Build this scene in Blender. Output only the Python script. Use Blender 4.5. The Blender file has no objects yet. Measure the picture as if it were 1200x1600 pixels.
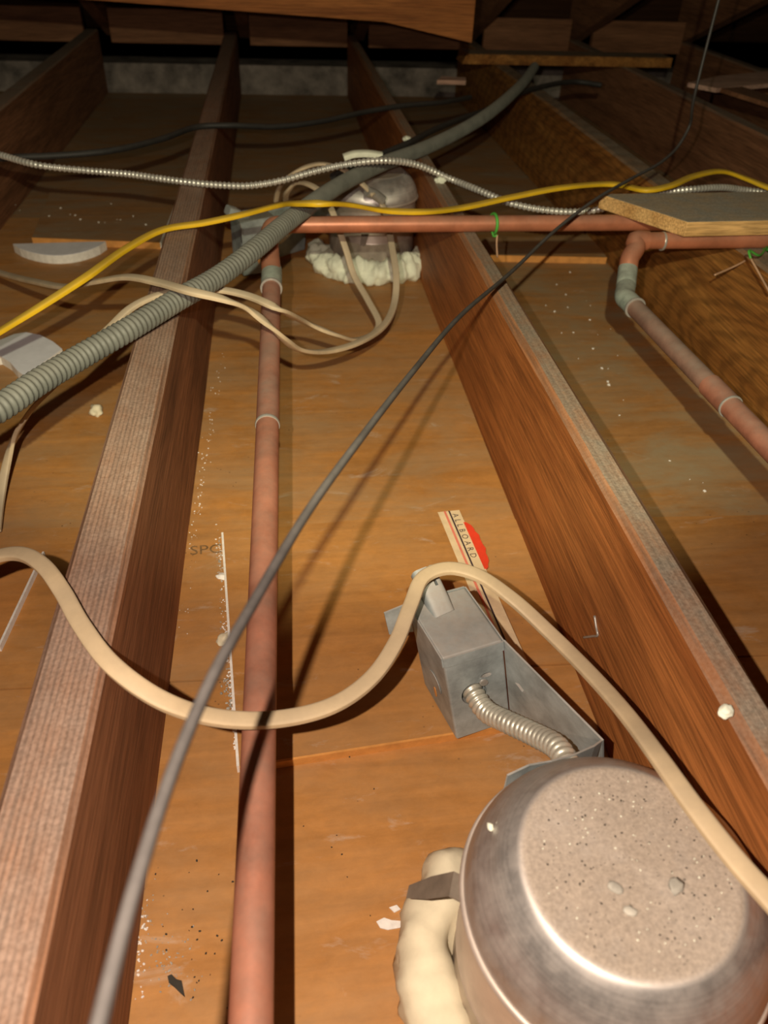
import bpy, bmesh, math, random
from mathutils import Vector, Matrix, noise
random.seed(7)
S = bpy.context.scene
COL = S.collection

# ------------------------------------------------------------------ camera
# Calibrated from the joists (vanishing point 416,-170 of a 1200x1600 frame, f = 1200 px).
H = 0.552                                   # eye height above the gypsum boards
def unit(v): return v.normalized()
YI = unit(Vector((-184.0, -970.0, 1200.0)))          # world Y in image axes (right, down, forward)
DI = unit(Vector((-64.4, 1496.8, 1200.0)))           # world down in image axes
XI = unit(DI.cross(YI))
cam_right = Vector((XI[0], YI[0], -DI[0]))
cam_down = Vector((XI[1], YI[1], -DI[1]))
cam_fwd = Vector((XI[2], YI[2], -DI[2]))
CAM = Vector((0, 0, H))
cd = bpy.data.cameras.new('camera')
cam = bpy.data.objects.new('camera', cd)
COL.objects.link(cam)
up = -cam_down
m3 = Matrix((cam_right, up, -cam_fwd)).transposed()
cam.matrix_world = Matrix.Translation(CAM) @ m3.to_4x4()
cd.sensor_fit = 'VERTICAL'
cd.sensor_height = 32.0
cd.lens = 24.0
cd.clip_start = 0.01
cd.dof.use_dof = True
cd.dof.focus_distance = 0.66
cd.dof.aperture_fstop = 7.5
S.camera = cam

# ------------------------------------------------------------------ world, light, exposure
S.view_settings.view_transform = 'Standard'
S.view_settings.look = 'None'
S.view_settings.exposure = 0.0
S.view_settings.gamma = 1.0
S.view_settings.use_curve_mapping = False
w = bpy.data.worlds.new('world'); S.world = w
w.use_nodes = True
w.node_tree.nodes['Background'].inputs[0].default_value = (1.0, 0.75, 0.55, 1)
w.node_tree.nodes['Background'].inputs[1].default_value = 0.0

def lamp(name, typ, loc, power, color, size, target=None, spot=None, blend=1.0):
    l = bpy.data.lights.new(name, typ)
    l.energy = power; l.color = color
    if typ in ('POINT', 'SPOT'): l.shadow_soft_size = size
    if typ == 'SPOT': l.spot_size = spot; l.spot_blend = blend
    if typ == 'AREA': l.size = size
    o = bpy.data.objects.new(name, l); COL.objects.link(o)
    o.location = loc
    if target is not None:
        o.rotation_euler = (Vector(target) - Vector(loc)).to_track_quat('-Z', 'Y').to_euler()
    return o
# phone flash just left of the lens, and the photographer's headlamp above it
lamp('phone_flash_offscreen', 'SPOT', (-0.050, 0.005, 0.575), 19.0, (1.0, 0.83, 0.68), 0.003,
     target=(0.03, 0.40, 0.0), spot=math.radians(155), blend=0.6)
lamp('headlamp_offscreen', 'SPOT', (0.008, -0.06, 0.705), 36.0, (0.97, 0.92, 0.62), 0.006,
     target=(0.16, 1.34, 0.44), spot=math.radians(84), blend=0.35)


# ------------------------------------------------------------------ helpers
def px(x, y, z=None, Y=None, depth=None):
    """photo pixel -> world point, on a height z, on a plane Y, or at a depth"""
    v = Vector((x - 600.0, y - 800.0, 1200.0))
    d = Vector((v.dot(XI), v.dot(YI), -v.dot(DI)))
    if z is not None: t = (z - H) / d[2]
    elif Y is not None: t = Y / d[1]
    else: t = depth / 1200.0
    return CAM + d * t

def tag(o, label=None, cat=None, group=None, kind=None):
    if label: o['label'] = label
    if cat: o['category'] = cat
    if group: o['group'] = group
    if kind: o['kind'] = kind
    return o

def mesh_obj(name, verts, faces, mat, parent=None, smooth=False, sharp=None):
    me = bpy.data.meshes.new(name)
    me.from_pydata([tuple(v) for v in verts], [], faces)
    me.validate(); me.update()
    me.materials.append(mat)
    if smooth:
        for p in me.polygons: p.use_smooth = True
        if sharp is not None: me.set_sharp_from_angle(angle=math.radians(sharp))
    o = bpy.data.objects.new(name, me); COL.objects.link(o)
    if parent is not None: o.parent = parent
    return o

def empty(name, loc=(0, 0, 0)):
    o = bpy.data.objects.new(name, None); COL.objects.link(o)
    o.location = loc; o.empty_display_size = 0.05
    return o

class MB:
    def __init__(self): self.v = []; self.f = []
    def add(self, vs, fs):
        b = len(self.v); self.v += [Vector(q) for q in vs]
        self.f += [tuple(b + i for i in q) for q in fs]
    def hexa(self, c):                        # 4 bottom (ccw) + 4 top
        self.add(c, [(3, 2, 1, 0), (4, 5, 6, 7), (0, 1, 5, 4), (1, 2, 6, 5), (2, 3, 7, 6), (3, 0, 4, 7)])
    def box(self, x0, x1, y0, y1, z0, z1):
        self.hexa([(x0, y0, z0), (x1, y0, z0), (x1, y1, z0), (x0, y1, z0), (x0, y0, z1), (x1, y0, z1), (x1, y1, z1), (x0, y1, z1)])
    def prism(self, pts, z0, z1):             # pts ccw seen from above; z may be per point
        n = len(pts)
        self.add([(p[0], p[1], z0) for p in pts] + [(p[0], p[1], z1) for p in pts],
                 [tuple(range(n - 1, -1, -1)), tuple(range(n, 2 * n))] + [(i, (i + 1) % n, n + (i + 1) % n, n + i) for i in range(n)])
    def sheet(self, pts, nrm, th):            # polygon thickened along nrm
        n = len(pts); q = [Vector(p) for p in pts]; d = Vector(nrm).normalized() * th
        self.add(q + [p + d for p in q], [tuple(range(n - 1, -1, -1)), tuple(range(n, 2 * n))] + [(i, (i + 1) % n, n + (i + 1) % n, n + i) for i in range(n)])
    def lathe(self, prof, seg=48, c=(0, 0, 0), cap0=False, cap1=False):
        n = len(prof); vs = []
        for k in range(seg):
            a = 2 * math.pi * k / seg
            for r, z in prof: vs.append((c[0] + r * math.cos(a), c[1] + r * math.sin(a), c[2] + z))
        fs = []
        for k in range(seg):
            k2 = (k + 1) % seg
            for i in range(n - 1): fs.append((k * n + i, k2 * n + i, k2 * n + i + 1, k * n + i + 1))
        if cap0: fs.append(tuple(k * n for k in range(seg - 1, -1, -1)))
        if cap1: fs.append(tuple(k * n + n - 1 for k in range(seg)))
        self.add(vs, fs)
    def build(self, name, mat, parent=None, smooth=False, sharp=None):
        return mesh_obj(name, self.v, self.f, mat, parent, smooth, sharp)

def resample(pts, step):
    """Catmull-Rom through pts, evenly resampled"""
    p = [Vector(q) for q in pts]
    if len(p) == 2: dense = [p[0].lerp(p[1], i / 40) for i in range(41)]
    else:
        e = [p[0] * 2 - p[1]] + p + [p[-1] * 2 - p[-2]]
        dense = []
        for i in range(1, len(e) - 2):
            a, b, c, d = e[i - 1:i + 3]
            ta = 0; tb = ta + max((b - a).length, 1e-6) ** .5; tc = tb + max((c - b).length, 1e-6) ** .5; td = tc + max((d - c).length, 1e-6) ** .5
            for k in range(24):
                t = tb + (tc - tb) * k / 24
                A1 = a.lerp(b, (t - ta) / (tb - ta)); A2 = b.lerp(c, (t - tb) / (tc - tb)); A3 = c.lerp(d, (t - tc) / (td - tc))
                B1 = A1.lerp(A2, (t - ta) / (tc - ta)); B2 = A2.lerp(A3, (t - tb) / (td - tb))
                dense.append(B1.lerp(B2, (t - tb) / (tc - tb)))
        dense.append(p[-1])
    L = [0]
    for i in range(1, len(dense)): L.append(L[-1] + (dense[i] - dense[i - 1]).length)
    n = max(2, int(round(L[-1] / step))); out = []; j = 0
    for i in range(n + 1):
        s = L[-1] * i / n
        while j < len(L) - 2 and L[j + 1] < s: j += 1
        t = (s - L[j]) / max(L[j + 1] - L[j], 1e-9)
        out.append(dense[j].lerp(dense[j + 1], min(max(t, 0), 1)))
    return out

def sweep(mb, pts, step, a, b=None, seg=12, upv=None, mod=None, caps=True):
    """tube along pts; a,b half axes; upv keeps flat cables lying flat; mod(i) scales the radius"""
    b = a if b is None else b
    P = resample(pts, step) if step else [Vector(q) for q in pts]
    n = len(P); vs = []; prev = None
    for i in range(n):
        t = (P[min(i + 1, n - 1)] - P[max(i - 1, 0)]).normalized()
        if upv is not None:
            u = upv(i / (n - 1)) if callable(upv) else Vector(upv)
            side = t.cross(u)
            if side.length < 1e-3: side = prev or t.orthogonal()
            side.normalize()
            if prev is not None and side.dot(prev) < 0: side = -side
        else:
            if prev is None: side = t.orthogonal().normalized()
            else: side = (prev - t * prev.dot(t)).normalized()
        prev = side; nn = side.cross(t).normalized()
        k = mod(i) if mod else 1.0
        for q in range(seg):
            an = 2 * math.pi * q / seg; c, s = math.cos(an), math.sin(an)
            if b != a:   # squarish flat sheath
                c = math.copysign(abs(c) ** .5, c); s = math.copysign(abs(s) ** .5, s)
            vs.append(P[i] + side * (a * k * c) + nn * (b * k * s))
    fs = []
    for i in range(n - 1):
        for q in range(seg):
            q2 = (q + 1) % seg
            fs.append((i * seg + q, i * seg + q2, (i + 1) * seg + q2, (i + 1) * seg + q))
    if caps:
        fs.append(tuple(range(seg - 1, -1, -1))); fs.append(tuple((n - 1) * seg + q for q in range(seg)))
    mb.add(vs, fs)

def timber(name, x0, x1, y0, y1, z0, z1, mat, parent=None, ch=0.003, jit=0.0012, n=60, seed=0):
    """sawn board along Y with worn arrises and slightly wavy faces"""
    mb = MB(); cs = [(x0, z0), (x1, z0), (x1, z1 - ch), (x1 - ch, z1), (x0 + ch, z1), (x0, z1 - ch)]
    m = len(cs); vs = []
    for i in range(n + 1):
        y = y0 + (y1 - y0) * i / n
        for k, (x, z) in enumerate(cs):
            dx = jit * noise.noise(Vector((y * 5, k * 3.1 + seed, 1.7))); dz = jit * noise.noise(Vector((y * 6, k * 2.3 + seed, 9.1))) if z > z0 else 0
            vs.append((x + dx, y, z + dz))
    fs = [tuple(range(m - 1, -1, -1)), tuple(n * m + k for k in range(m))]
    fs = [tuple(range(m)), tuple(n * m + k for k in range(m - 1, -1, -1))]
    for i in range(n):
        for k in range(m):
            k2 = (k + 1) % m
            fs.append((i * m + k, (i + 1) * m + k, (i + 1) * m + k2, i * m + k2))
    mb.add(vs, fs)
    return mb.build(name, mat, parent)

def rock(mb, c, r, seed, flat=0.7, sub=1):
    """small irregular lump"""
    t = (1 + 5 ** .5) / 2
    V = [(-1, t, 0), (1, t, 0), (-1, -t, 0), (1, -t, 0), (0, -1, t), (0, 1, t), (0, -1, -t), (0, 1, -t), (t, 0, -1), (t, 0, 1), (-t, 0, -1), (-t, 0, 1)]
    F = [(0, 11, 5), (0, 5, 1), (0, 1, 7), (0, 7, 10), (0, 10, 11), (1, 5, 9), (5, 11, 4), (11, 10, 2), (10, 7, 6), (7, 1, 8), (3, 9, 4), (3, 4, 2), (3, 2, 6), (3, 6, 8), (3, 8, 9), (4, 9, 5), (2, 4, 11), (6, 2, 10), (8, 6, 7), (9, 8, 1)]
    V = [Vector(v).normalized() for v in V]
    for _ in range(sub):
        mid = {}; F2 = []
        def g(a, b):
            k = (min(a, b), max(a, b))
            if k not in mid: V.append((V[a] + V[b]).normalized()); mid[k] = len(V) - 1
            return mid[k]
        for a, b, c_ in F:
            ab, bc, ca = g(a, b), g(b, c_), g(c_, a)
            F2 += [(a, ab, ca), (b, bc, ab), (c_, ca, bc), (ab, bc, ca)]
        F = F2
    R = Matrix.Rotation(seed * 1.7, 3, 'Z')
    out = []
    for v in V:
        k = r * (1 + 0.45 * noise.noise(v * 1.6 + Vector((seed * 5.3, 0, seed))))
        q = R @ Vector((v.x * k * 1.2, v.y * k * 0.85, v.z * k * flat))
        out.append(Vector(c) + q)
    mb.add(out, F)

# ------------------------------------------------------------------ materials
def newmat(name):
    m = bpy.data.materials.new(name); m.use_nodes = True
    nt = m.node_tree; b = nt.nodes['Principled BSDF']
    return m, nt, b
def N(nt, typ, **kw):
    n = nt.nodes.new(typ)
    for k, v in kw.items(): setattr(n, k, v)
    return n
def mapping(nt, scale, loc=(0, 0, 0), rot=(0, 0, 0), coord='Object'):
    tc = N(nt, 'ShaderNodeTexCoord'); mp = N(nt, 'ShaderNodeMapping')
    mp.inputs['Scale'].default_value = scale; mp.inputs['Location'].default_value = loc; mp.inputs['Rotation'].default_value = rot
    nt.links.new(tc.outputs[coord], mp.inputs['Vector'])
    return mp.outputs['Vector']
def noi(nt, vec, scale, detail=4, rough=.55, dist=0.0):
    n = N(nt, 'ShaderNodeTexNoise'); n.inputs['Scale'].default_value = scale; n.inputs['Detail'].default_value = detail
    n.inputs['Roughness'].default_value = rough; n.inputs['Distortion'].default_value = dist
    nt.links.new(vec, n.inputs['Vector']); return n.outputs['Fac']
def ramp(nt, fac, stops):
    r = N(nt, 'ShaderNodeValToRGB'); e = r.color_ramp.elements
    while len(e) < len(stops): e.new(0.5)
    for i, (p, c) in enumerate(stops):
        e[i].position = p; e[i].color = (*c, 1) if len(c) == 3 else c
    nt.links.new(fac, r.inputs['Fac']); return r.outputs['Color']
def g(v): return (v, v, v)
def mixc(nt, fac, a, b, mode='MIX'):
    m = N(nt, 'ShaderNodeMix', data_type='RGBA', blend_type=mode)
    for sock, val in ((m.inputs[0], fac), (m.inputs[6], a), (m.inputs[7], b)):
        if hasattr(val, 'is_output') or isinstance(val, bpy.types.NodeSocket): nt.links.new(val, sock)
        elif isinstance(val, (int, float)): sock.default_value = val
        else: sock.default_value = (*val, 1)
    return m.outputs[2]
def mth(nt, op, a, b=None, clamp=False):
    m = N(nt, 'ShaderNodeMath', operation=op); m.use_clamp = clamp
    for i, v in enumerate((a, b)):
        if v is None: continue
        if isinstance(v, bpy.types.NodeSocket): nt.links.new(v, m.inputs[i])
        else: m.inputs[i].default_value = v
    return m.outputs[0]
def upness(nt, lo=0.5, hi=0.9):
    """1 on faces that look up: where settled dust lies"""
    ge = N(nt, 'ShaderNodeNewGeometry'); sx = N(nt, 'ShaderNodeSeparateXYZ'); nt.links.new(ge.outputs['Normal'], sx.inputs[0])
    mr = N(nt, 'ShaderNodeMapRange'); mr.inputs[1].default_value = lo; mr.inputs[2].default_value = hi
    nt.links.new(sx.outputs['Z'], mr.inputs[0]); return mr.outputs[0]
def bump(nt, b, h, strength=.3, dist=.001):
    n = N(nt, 'ShaderNodeBump'); n.inputs['Strength'].default_value = strength; n.inputs['Distance'].default_value = dist
    nt.links.new(h, n.inputs['Height']); nt.links.new(n.outputs[0], b.inputs['Normal'])
def L(nt, s, b, name): nt.links.new(s, b.inputs[name])

def wood(name, dark, light, dust=(.25, .2, .16), dustamt=.8, along='Y', bands=120, rough=.75, cathedral=False, lines=0.5):
    m, nt, b = newmat(name)
    def sc(a, l): return {'X': (l, a, a), 'Y': (a, l, a), 'Z': (a, a, l)}[along]
    v = mapping(nt, sc(9, .7))
    n1 = noi(nt, v, 3.0, 5, .6, .6)
    v2 = mapping(nt, sc(60, 2.0))
    n2 = noi(nt, v2, 6.0, 4, .65, .2)
    col = ramp(nt, n1, [(.28, dark), (.72, light)])
    fine = ramp(nt, n2, [(.33, g(.50)), (.62, g(1.18))])
    col = mixc(nt, .9, col, fine, 'MULTIPLY')
    wv = N(nt, 'ShaderNodeTexWave', wave_type='RINGS' if cathedral else 'BANDS')
    if cathedral:
        wv.rings_direction = 'X'; vv = mapping(nt, (1, .22, 1), loc=(0, -.11, -.03))
        wv.inputs['Scale'].default_value = 26; wv.inputs['Distortion'].default_value = 6.5
        wv.inputs['Detail Scale'].default_value = 1.6
    else:
        wv.bands_direction = 'X' if along != 'X' else 'Y'
        vv = mapping(nt, sc(1, .05)); wv.inputs['Scale'].default_value = bands; wv.inputs['Distortion'].default_value = 2.2
        wv.inputs['Detail Scale'].default_value = 6
    wv.inputs['Detail'].default_value = 2
    nt.links.new(vv, wv.inputs['Vector'])
    bl = ramp(nt, wv.outputs['Fac'], [(.1, g(.55)), (.6, g(1.1))])
    col = mixc(nt, lines, col, bl, 'MULTIPLY')
    dn = noi(nt, mapping(nt, (1, 1, 1)), 22, 6, .7)
    dfac = mth(nt, 'MULTIPLY', upness(nt), ramp(nt, dn, [(.30, g(.55)), (.62, g(1.0))]))
    dfac = mth(nt, 'MULTIPLY', dfac, dustamt)
    spk = noi(nt, mapping(nt, (1, 1, 1)), 420, 2, .6)
    dcol = mixc(nt, 1.0, dust, ramp(nt, spk, [(.3, g(.72)), (.7, g(1.22))]), 'MULTIPLY')
    # the grain still shows through the dust
    dcol = mixc(nt, .45 * lines + .1, dcol, bl, 'MULTIPLY')
    col = mixc(nt, dfac, col, dcol)
    L(nt, col, b, 'Base Color'); b.inputs['Roughness'].default_value = rough
    b.inputs['Specular IOR Level'].default_value = .25
    bump(nt, b, n2, .5, .0012)
    return m

def gypsum(name, base, dust, dustamt, streak=.45, rough=.6):
    m, nt, b = newmat(name)
    st = noi(nt, mapping(nt, (1.5, 22, 1)), 3, 5, .6, .4)
    big = noi(nt, mapping(nt, (1, 1, 1)), 5, 4, .6)
    col = mixc(nt, streak, base, ramp(nt, st, [(.3, g(.62)), (.7, g(1.25))]), 'MULTIPLY')
    col = mixc(nt, .6, col, ramp(nt, big, [(.3, g(.72)), (.7, g(1.18))]), 'MULTIPLY')
    fl = noi(nt, mapping(nt, (1, 1.6, 1), loc=(5, 5, 0)), 55, 7, .75, .3)
    col = mixc(nt, .5, col, ramp(nt, fl, [(.32, g(.72)), (.68, g(1.16))]), 'MULTIPLY')
    d = noi(nt, mapping(nt, (1, 2.2, 1), loc=(3, 1, 0)), 7, 7, .68, .5)
    col = mixc(nt, mth(nt, 'MULTIPLY', ramp(nt, d, [(.38, g(0)), (.72, g(1))]), dustamt), col, dust)
    w_ = noi(nt, mapping(nt, (1, 2.5, 1), loc=(7, 2, 0)), 13, 6, .7, .8)        # chalky scuffs
    col = mixc(nt, ramp(nt, w_, [(.60, g(0)), (.78, g(.48))]), col, (.62, .56, .48))
    sp = N(nt, 'ShaderNodeTexVoronoi'); sp.inputs['Scale'].default_value = 95
    nt.links.new(mapping(nt, (1, 1, 1)), sp.inputs['Vector'])
    sp2 = noi(nt, mapping(nt, (1, 1, 1)), 9, 3, .5)
    f = mth(nt, 'MULTIPLY', ramp(nt, sp.outputs['Distance'], [(.06, g(1)), (.10, g(0))]), ramp(nt, sp2, [(.53, g(0)), (.60, g(.7))]))
    col = mixc(nt, f, col, (.06, .045, .03))
    L(nt, col, b, 'Base Color'); b.inputs['Roughness'].default_value = rough
    b.inputs['Specular IOR Level'].default_value = .3
    bump(nt, b, noi(nt, mapping(nt, (1, 1, 1)), 160, 3, .6), .15, .0006)
    return m

def plain(name, col, rough=.6, metal=0.0, var=.25, scale=60, dust=None, dustamt=.6, spec=.4, bumpk=0.0, scale3=(1, 1, 1)):
    m, nt, b = newmat(name)
    n = noi(nt, mapping(nt, scale3), scale, 5, .65)
    c = mixc(nt, 1.0, col, ramp(nt, n, [(.3, g(1 - var)), (.7, g(1 + var * .6))]), 'MULTIPLY')
    if dust:
        dn = noi(nt, mapping(nt, (1, 1, 1)), 35, 5, .7)
        fac = mth(nt, 'MULTIPLY', mth(nt, 'MULTIPLY', upness(nt, .1, .85), ramp(nt, dn, [(.3, g(.35)), (.65, g(1))])), dustamt)
        c = mixc(nt, fac, c, dust)
        L(nt, mth(nt, 'MULTIPLY', mth(nt, 'SUBTRACT', 1.0, fac), metal), b, 'Metallic')
        L(nt, mth(nt, 'ADD', mth(nt, 'MULTIPLY', fac, .8 - rough), rough), b, 'Roughness')
    else:
        b.inputs['Metallic'].default_value = metal; b.inputs['Roughness'].default_value = rough
    L(nt, c, b, 'Base Color'); b.inputs['Specular IOR Level'].default_value = spec
    if bumpk: bump(nt, b, n, bumpk, .0015)
    return m

W_J1 = wood('joist_pinkish_wood', (.17, .07, .032), (.36, .165, .08), dust=(.30, .215, .165), dustamt=.85, bands=88, lines=.75)
W_J2 = wood('joist_red_wood', (.24, .075, .019), (.50, .185, .05), dust=(.27, .22, .165), dustamt=1.0, bands=45, lines=.30, rough=.6)
W_J3 = wood('joist_flat_sawn_wood', (.20, .07, .013), (.42, .19, .045), dust=(.24, .20, .15), dustamt=1.0, cathedral=True, lines=.5)
W_J0 = wood('joist_brown_wood', (.17, .07, .032), (.36, .165, .08), dust=(.27, .22, .17), dustamt=1.0, bands=60, lines=.3)
W_BEAM = wood('purlin_wood', (.24, .075, .019), (.50, .185, .05), dustamt=.3, along='X', lines=.25)
W_RAFT = wood('rafter_wood', (.17, .07, .032), (.36, .165, .08), dustamt=.3, lines=.25)
W_DECK = wood('roof_deck_wood', (.17, .07, .032), (.36, .165, .08), dustamt=.2, along='X', lines=.25)
W_PLANK = wood('plank_wood', (.46, .24, .075), (.68, .42, .17), dust=(.31, .285, .235), dustamt=1.0, along='X', lines=.3)
W_PALE = wood('pale_wood', (.50, .29, .21), (.66, .42, .32), dustamt=.2, along='X', lines=.25)
W_PLATE = plain('dusty_plate', (.22, .185, .16), .9, var=.7, scale=14, bumpk=.4)
G_NEAR = gypsum('gypsum_paper_near', (.47, .212, .057), (.40, .265, .14), .40)
G_MID = gypsum('gypsum_paper_mid', (.47, .212, .057), (.40, .265, .14), .45)
G_FAR = gypsum('gypsum_paper_far', (.47, .212, .057), (.36, .255, .145), .65)
G_PATCH = gypsum('gypsum_paper_patch', (.47, .212, .057), (.40, .265, .14), .35)
G_ORANGE = gypsum('gypsum_paper_orange', (.54, .225, .055), (.5, .3, .14), .3)
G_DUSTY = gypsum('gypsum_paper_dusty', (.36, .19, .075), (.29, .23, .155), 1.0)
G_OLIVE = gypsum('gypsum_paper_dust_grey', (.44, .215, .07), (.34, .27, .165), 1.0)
PLASTER = plain('white_gypsum_core', (.80, .76, .70), .85, var=.15, scale=150, bumpk=.2)
WHITE = plain('white_gypsum_face', (.78, .79, .84), .7, var=.10, scale=40)
EDGE = plain('cut_paper_edge', (.68, .30, .075), .7, var=.25, scale=50)
COPPER = plain('tarnished_copper', (.43, .155, .088), .48, .25, .4, 28, dust=(.23, .165, .125), dustamt=.5)
COPPER_B = plain('lit_copper', (.48, .175, .092), .40, .32, .28, 25, dust=(.34, .24, .18), dustamt=.40)  # less tarnished; headlamp light on the cross runs also put into the colour
COPPER_M = plain('brown_copper', (.40, .155, .094), .5, .25, .4, 30, dust=(.25, .20, .16), dustamt=.6)
COPPER_D = plain('dusty_copper', (.32, .175, .125), .55, .2, .4, 30, dust=(.26, .215, .175), dustamt=.65)
PATINA = plain('patina_copper', (.34, .40, .34), .6, .15, .5, 45, dust=(.4, .38, .33), dustamt=.4)
SOLDER = plain('solder', (.46, .44, .40), .4, .5, .2, 80)
GALV = plain('galvanised_steel', (.36, .41, .41), .45, .20, .4, 34, dust=(.34, .285, .235), dustamt=.8, bumpk=.05)
DULL = plain('dull_brown_steel', (.24, .195, .15), .5, .3, .3, 50)
FLEX = plain('flexible_steel', (.60, .57, .47), .35, .55, .2, 60)
BX = plain('armoured_cable_steel', (.66, .64, .58), .35, .5, .25, 70)
CONDUIT = plain('grey_conduit', (.135, .14, .12), .55, 0, .25, 40, dust=(.19, .18, .15), dustamt=.6)
CREAM = plain('cream_sheath', (.58, .44, .265), .5, 0, .2, 30, dust=(.42, .33, .22), dustamt=.5)
CREAM2 = plain('dusty_cream_sheath', (.56, .44, .29), .55, 0, .2, 30, dust=(.46, .38, .28), dustamt=.6)
YELLOW = plain('yellow_sheath', (.74, .46, .016), .45, 0, .15, 30, dust=(.46, .36, .14), dustamt=.35)
BLACK = plain('black_sheath', (.035, .031, .029), .5, 0, .3, 40, dust=(.10, .09, .083), dustamt=.7, spec=.3)
BLACKD = plain('dark_sheath', (.022, .020, .018), .6, 0, .3, 40, dust=(.06, .055, .05), dustamt=.5)
FOAM = plain('spray_foam', (.70, .62, .44), .75, 0, .12, 40, bumpk=.25)
FOAM2 = plain('pale_spray_foam', (.84, .86, .70), .8, 0, .15, 60, bumpk=.35)
GREEN = plain('green_wire', (.08, .36, .05), .5, 0, .25, 50)
TWINE = plain('bare_copper_wire', (.50, .30, .18), .5, .2, .2, 50)
DARKBIT = plain('dark_debris', (.035, .03, .022), .9, 0, .3, 90)
GREYBIT = plain('grey_debris', (.42, .39, .33), .9, 0, .4, 90)
TAPE = plain('cream_paper_tape', (.72, .55, .34), .7, 0, .15, 60)
RED = plain('red_print', (.74, .055, .02), .6, 0, .12, 80)
PINK = plain('pale_red_print', (.72, .21, .14), .6, 0, .12, 80)
INK = plain('black_print', (.05, .03, .035), .7, 0, .3, 80)
INK2 = plain('faded_black_print', (.19, .11, .045), .8, 0, .4, 200)

def dome_material():
    m, nt, b = newmat('spun_aluminium_with_dust')
    ge = N(nt, 'ShaderNodeTexCoord'); sx = N(nt, 'ShaderNodeSeparateXYZ'); nt.links.new(ge.outputs['Object'], sx.inputs[0])
    r = mth(nt, 'SQRT', mth(nt, 'ADD', mth(nt, 'MULTIPLY', sx.outputs['X'], sx.outputs['X']), mth(nt, 'MULTIPLY', sx.outputs['Y'], sx.outputs['Y'])))
    cb = N(nt, 'ShaderNodeCombineXYZ'); nt.links.new(r, cb.inputs[0]); nt.links.new(sx.outputs['Z'], cb.inputs[2])
    ring = noi(nt, cb.outputs[0], 900, 2, .5)
    d1 = noi(nt, mapping(nt, (1, 1, 1)), 55, 5, .7)
    base = mixc(nt, 1.0, (.52, .49, .465), ramp(nt, ring, [(.35, g(.85)), (.65, g(1.1))]), 'MULTIPLY')
    dust = mixc(nt, 1.0, (.36, .295, .235), ramp(nt, noi(nt, mapping(nt, (1, 1, 1)), 480, 3, .7), [(.3, g(.74)), (.7, g(1.18))]), 'MULTIPLY')
    vo = N(nt, 'ShaderNodeTexVoronoi'); vo.inputs['Scale'].default_value = 330; nt.links.new(mapping(nt, (1, 1, 1)), vo.inputs['Vector'])
    pick = noi(nt, mapping(nt, (1, 1, 1)), 60, 2, .5)
    spot = mth(nt, 'MULTIPLY', ramp(nt, vo.outputs['Distance'], [(.12, g(1)), (.22, g(0))]), ramp(nt, pick, [(.54, g(0)), (.60, g(.85))]))
    dust = mixc(nt, spot, dust, (.16, .135, .11))
    fac = mth(nt, 'MULTIPLY', upness(nt, .83, .985), ramp(nt, d1, [(.22, g(.80)), (.5, g(1))]))
    fac = mth(nt, 'MAXIMUM', fac, ramp(nt, d1, [(.40, g(.10)), (.72, g(.42))]))
    col = mixc(nt, fac, base, dust); L(nt, col, b, 'Base Color')
    L(nt, mth(nt, 'MULTIPLY', mth(nt, 'SUBTRACT', 1.0, fac), .85), b, 'Metallic')
    L(nt, mth(nt, 'ADD', mth(nt, 'MULTIPLY', fac, .44), .36), b, 'Roughness')
    tg = N(nt, 'ShaderNodeTangent', direction_type='RADIAL', axis='Z'); nt.links.new(tg.outputs[0], b.inputs['Tangent']); b.inputs['Anisotropic'].default_value = .75
    bump(nt, b, ring, .06, .0004)
    return m
ALU = dome_material()
BODY = plain('galvanised_can_wall', (.58, .50, .44), .38, .6, .25, 25, dust=(.48, .40, .33), dustamt=.5)

# ================================================================== THE SETTING
mb = MB(); mb.box(-2.2, 2.2, -.7, 3.25, -.05, -.016)
floor = tag(mb.build('floor', W_RAFT), 'brown paper gypsum boards between the joists, seen from above', 'floor', kind='structure')
def seam(x, y0, k): return y0 + k * x
def board(name, pts, z0, z1, mat, parent):
    m = MB(); m.prism(pts, z0, z1); return m.build(name, mat, parent)
s1 = lambda x: .452 - .035 * x          # joint near the junction box
s2 = lambda x: .668 - .05 * x           # joint farther back
for xa, xb in ((-2.2, -.14), (-.14, .262), (.262, 2.2)):
    e = .0006
    board('gypsum_board', [(xa, -.7), (xb - e, -.7), (xb - e, s1(xb) - .001), (xa, s1(xa) - .001)], -.016, 0, G_NEAR, floor)
    board('gypsum_board', [(xa, s1(xa)), (xb - e, s1(xb)), (xb - e, s2(xb) - .001), (xa, s2(xa) - .001)], -.016, .0018, G_MID, floor)
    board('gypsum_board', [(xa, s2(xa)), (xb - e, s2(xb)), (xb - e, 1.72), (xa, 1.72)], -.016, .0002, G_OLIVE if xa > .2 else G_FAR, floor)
    board('gypsum_board', [(xa, 1.722), (xb - e, 1.722), (xb - e, 3.2), (xa, 3.2)], -.016, -.001, G_DUSTY, floor)

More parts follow.
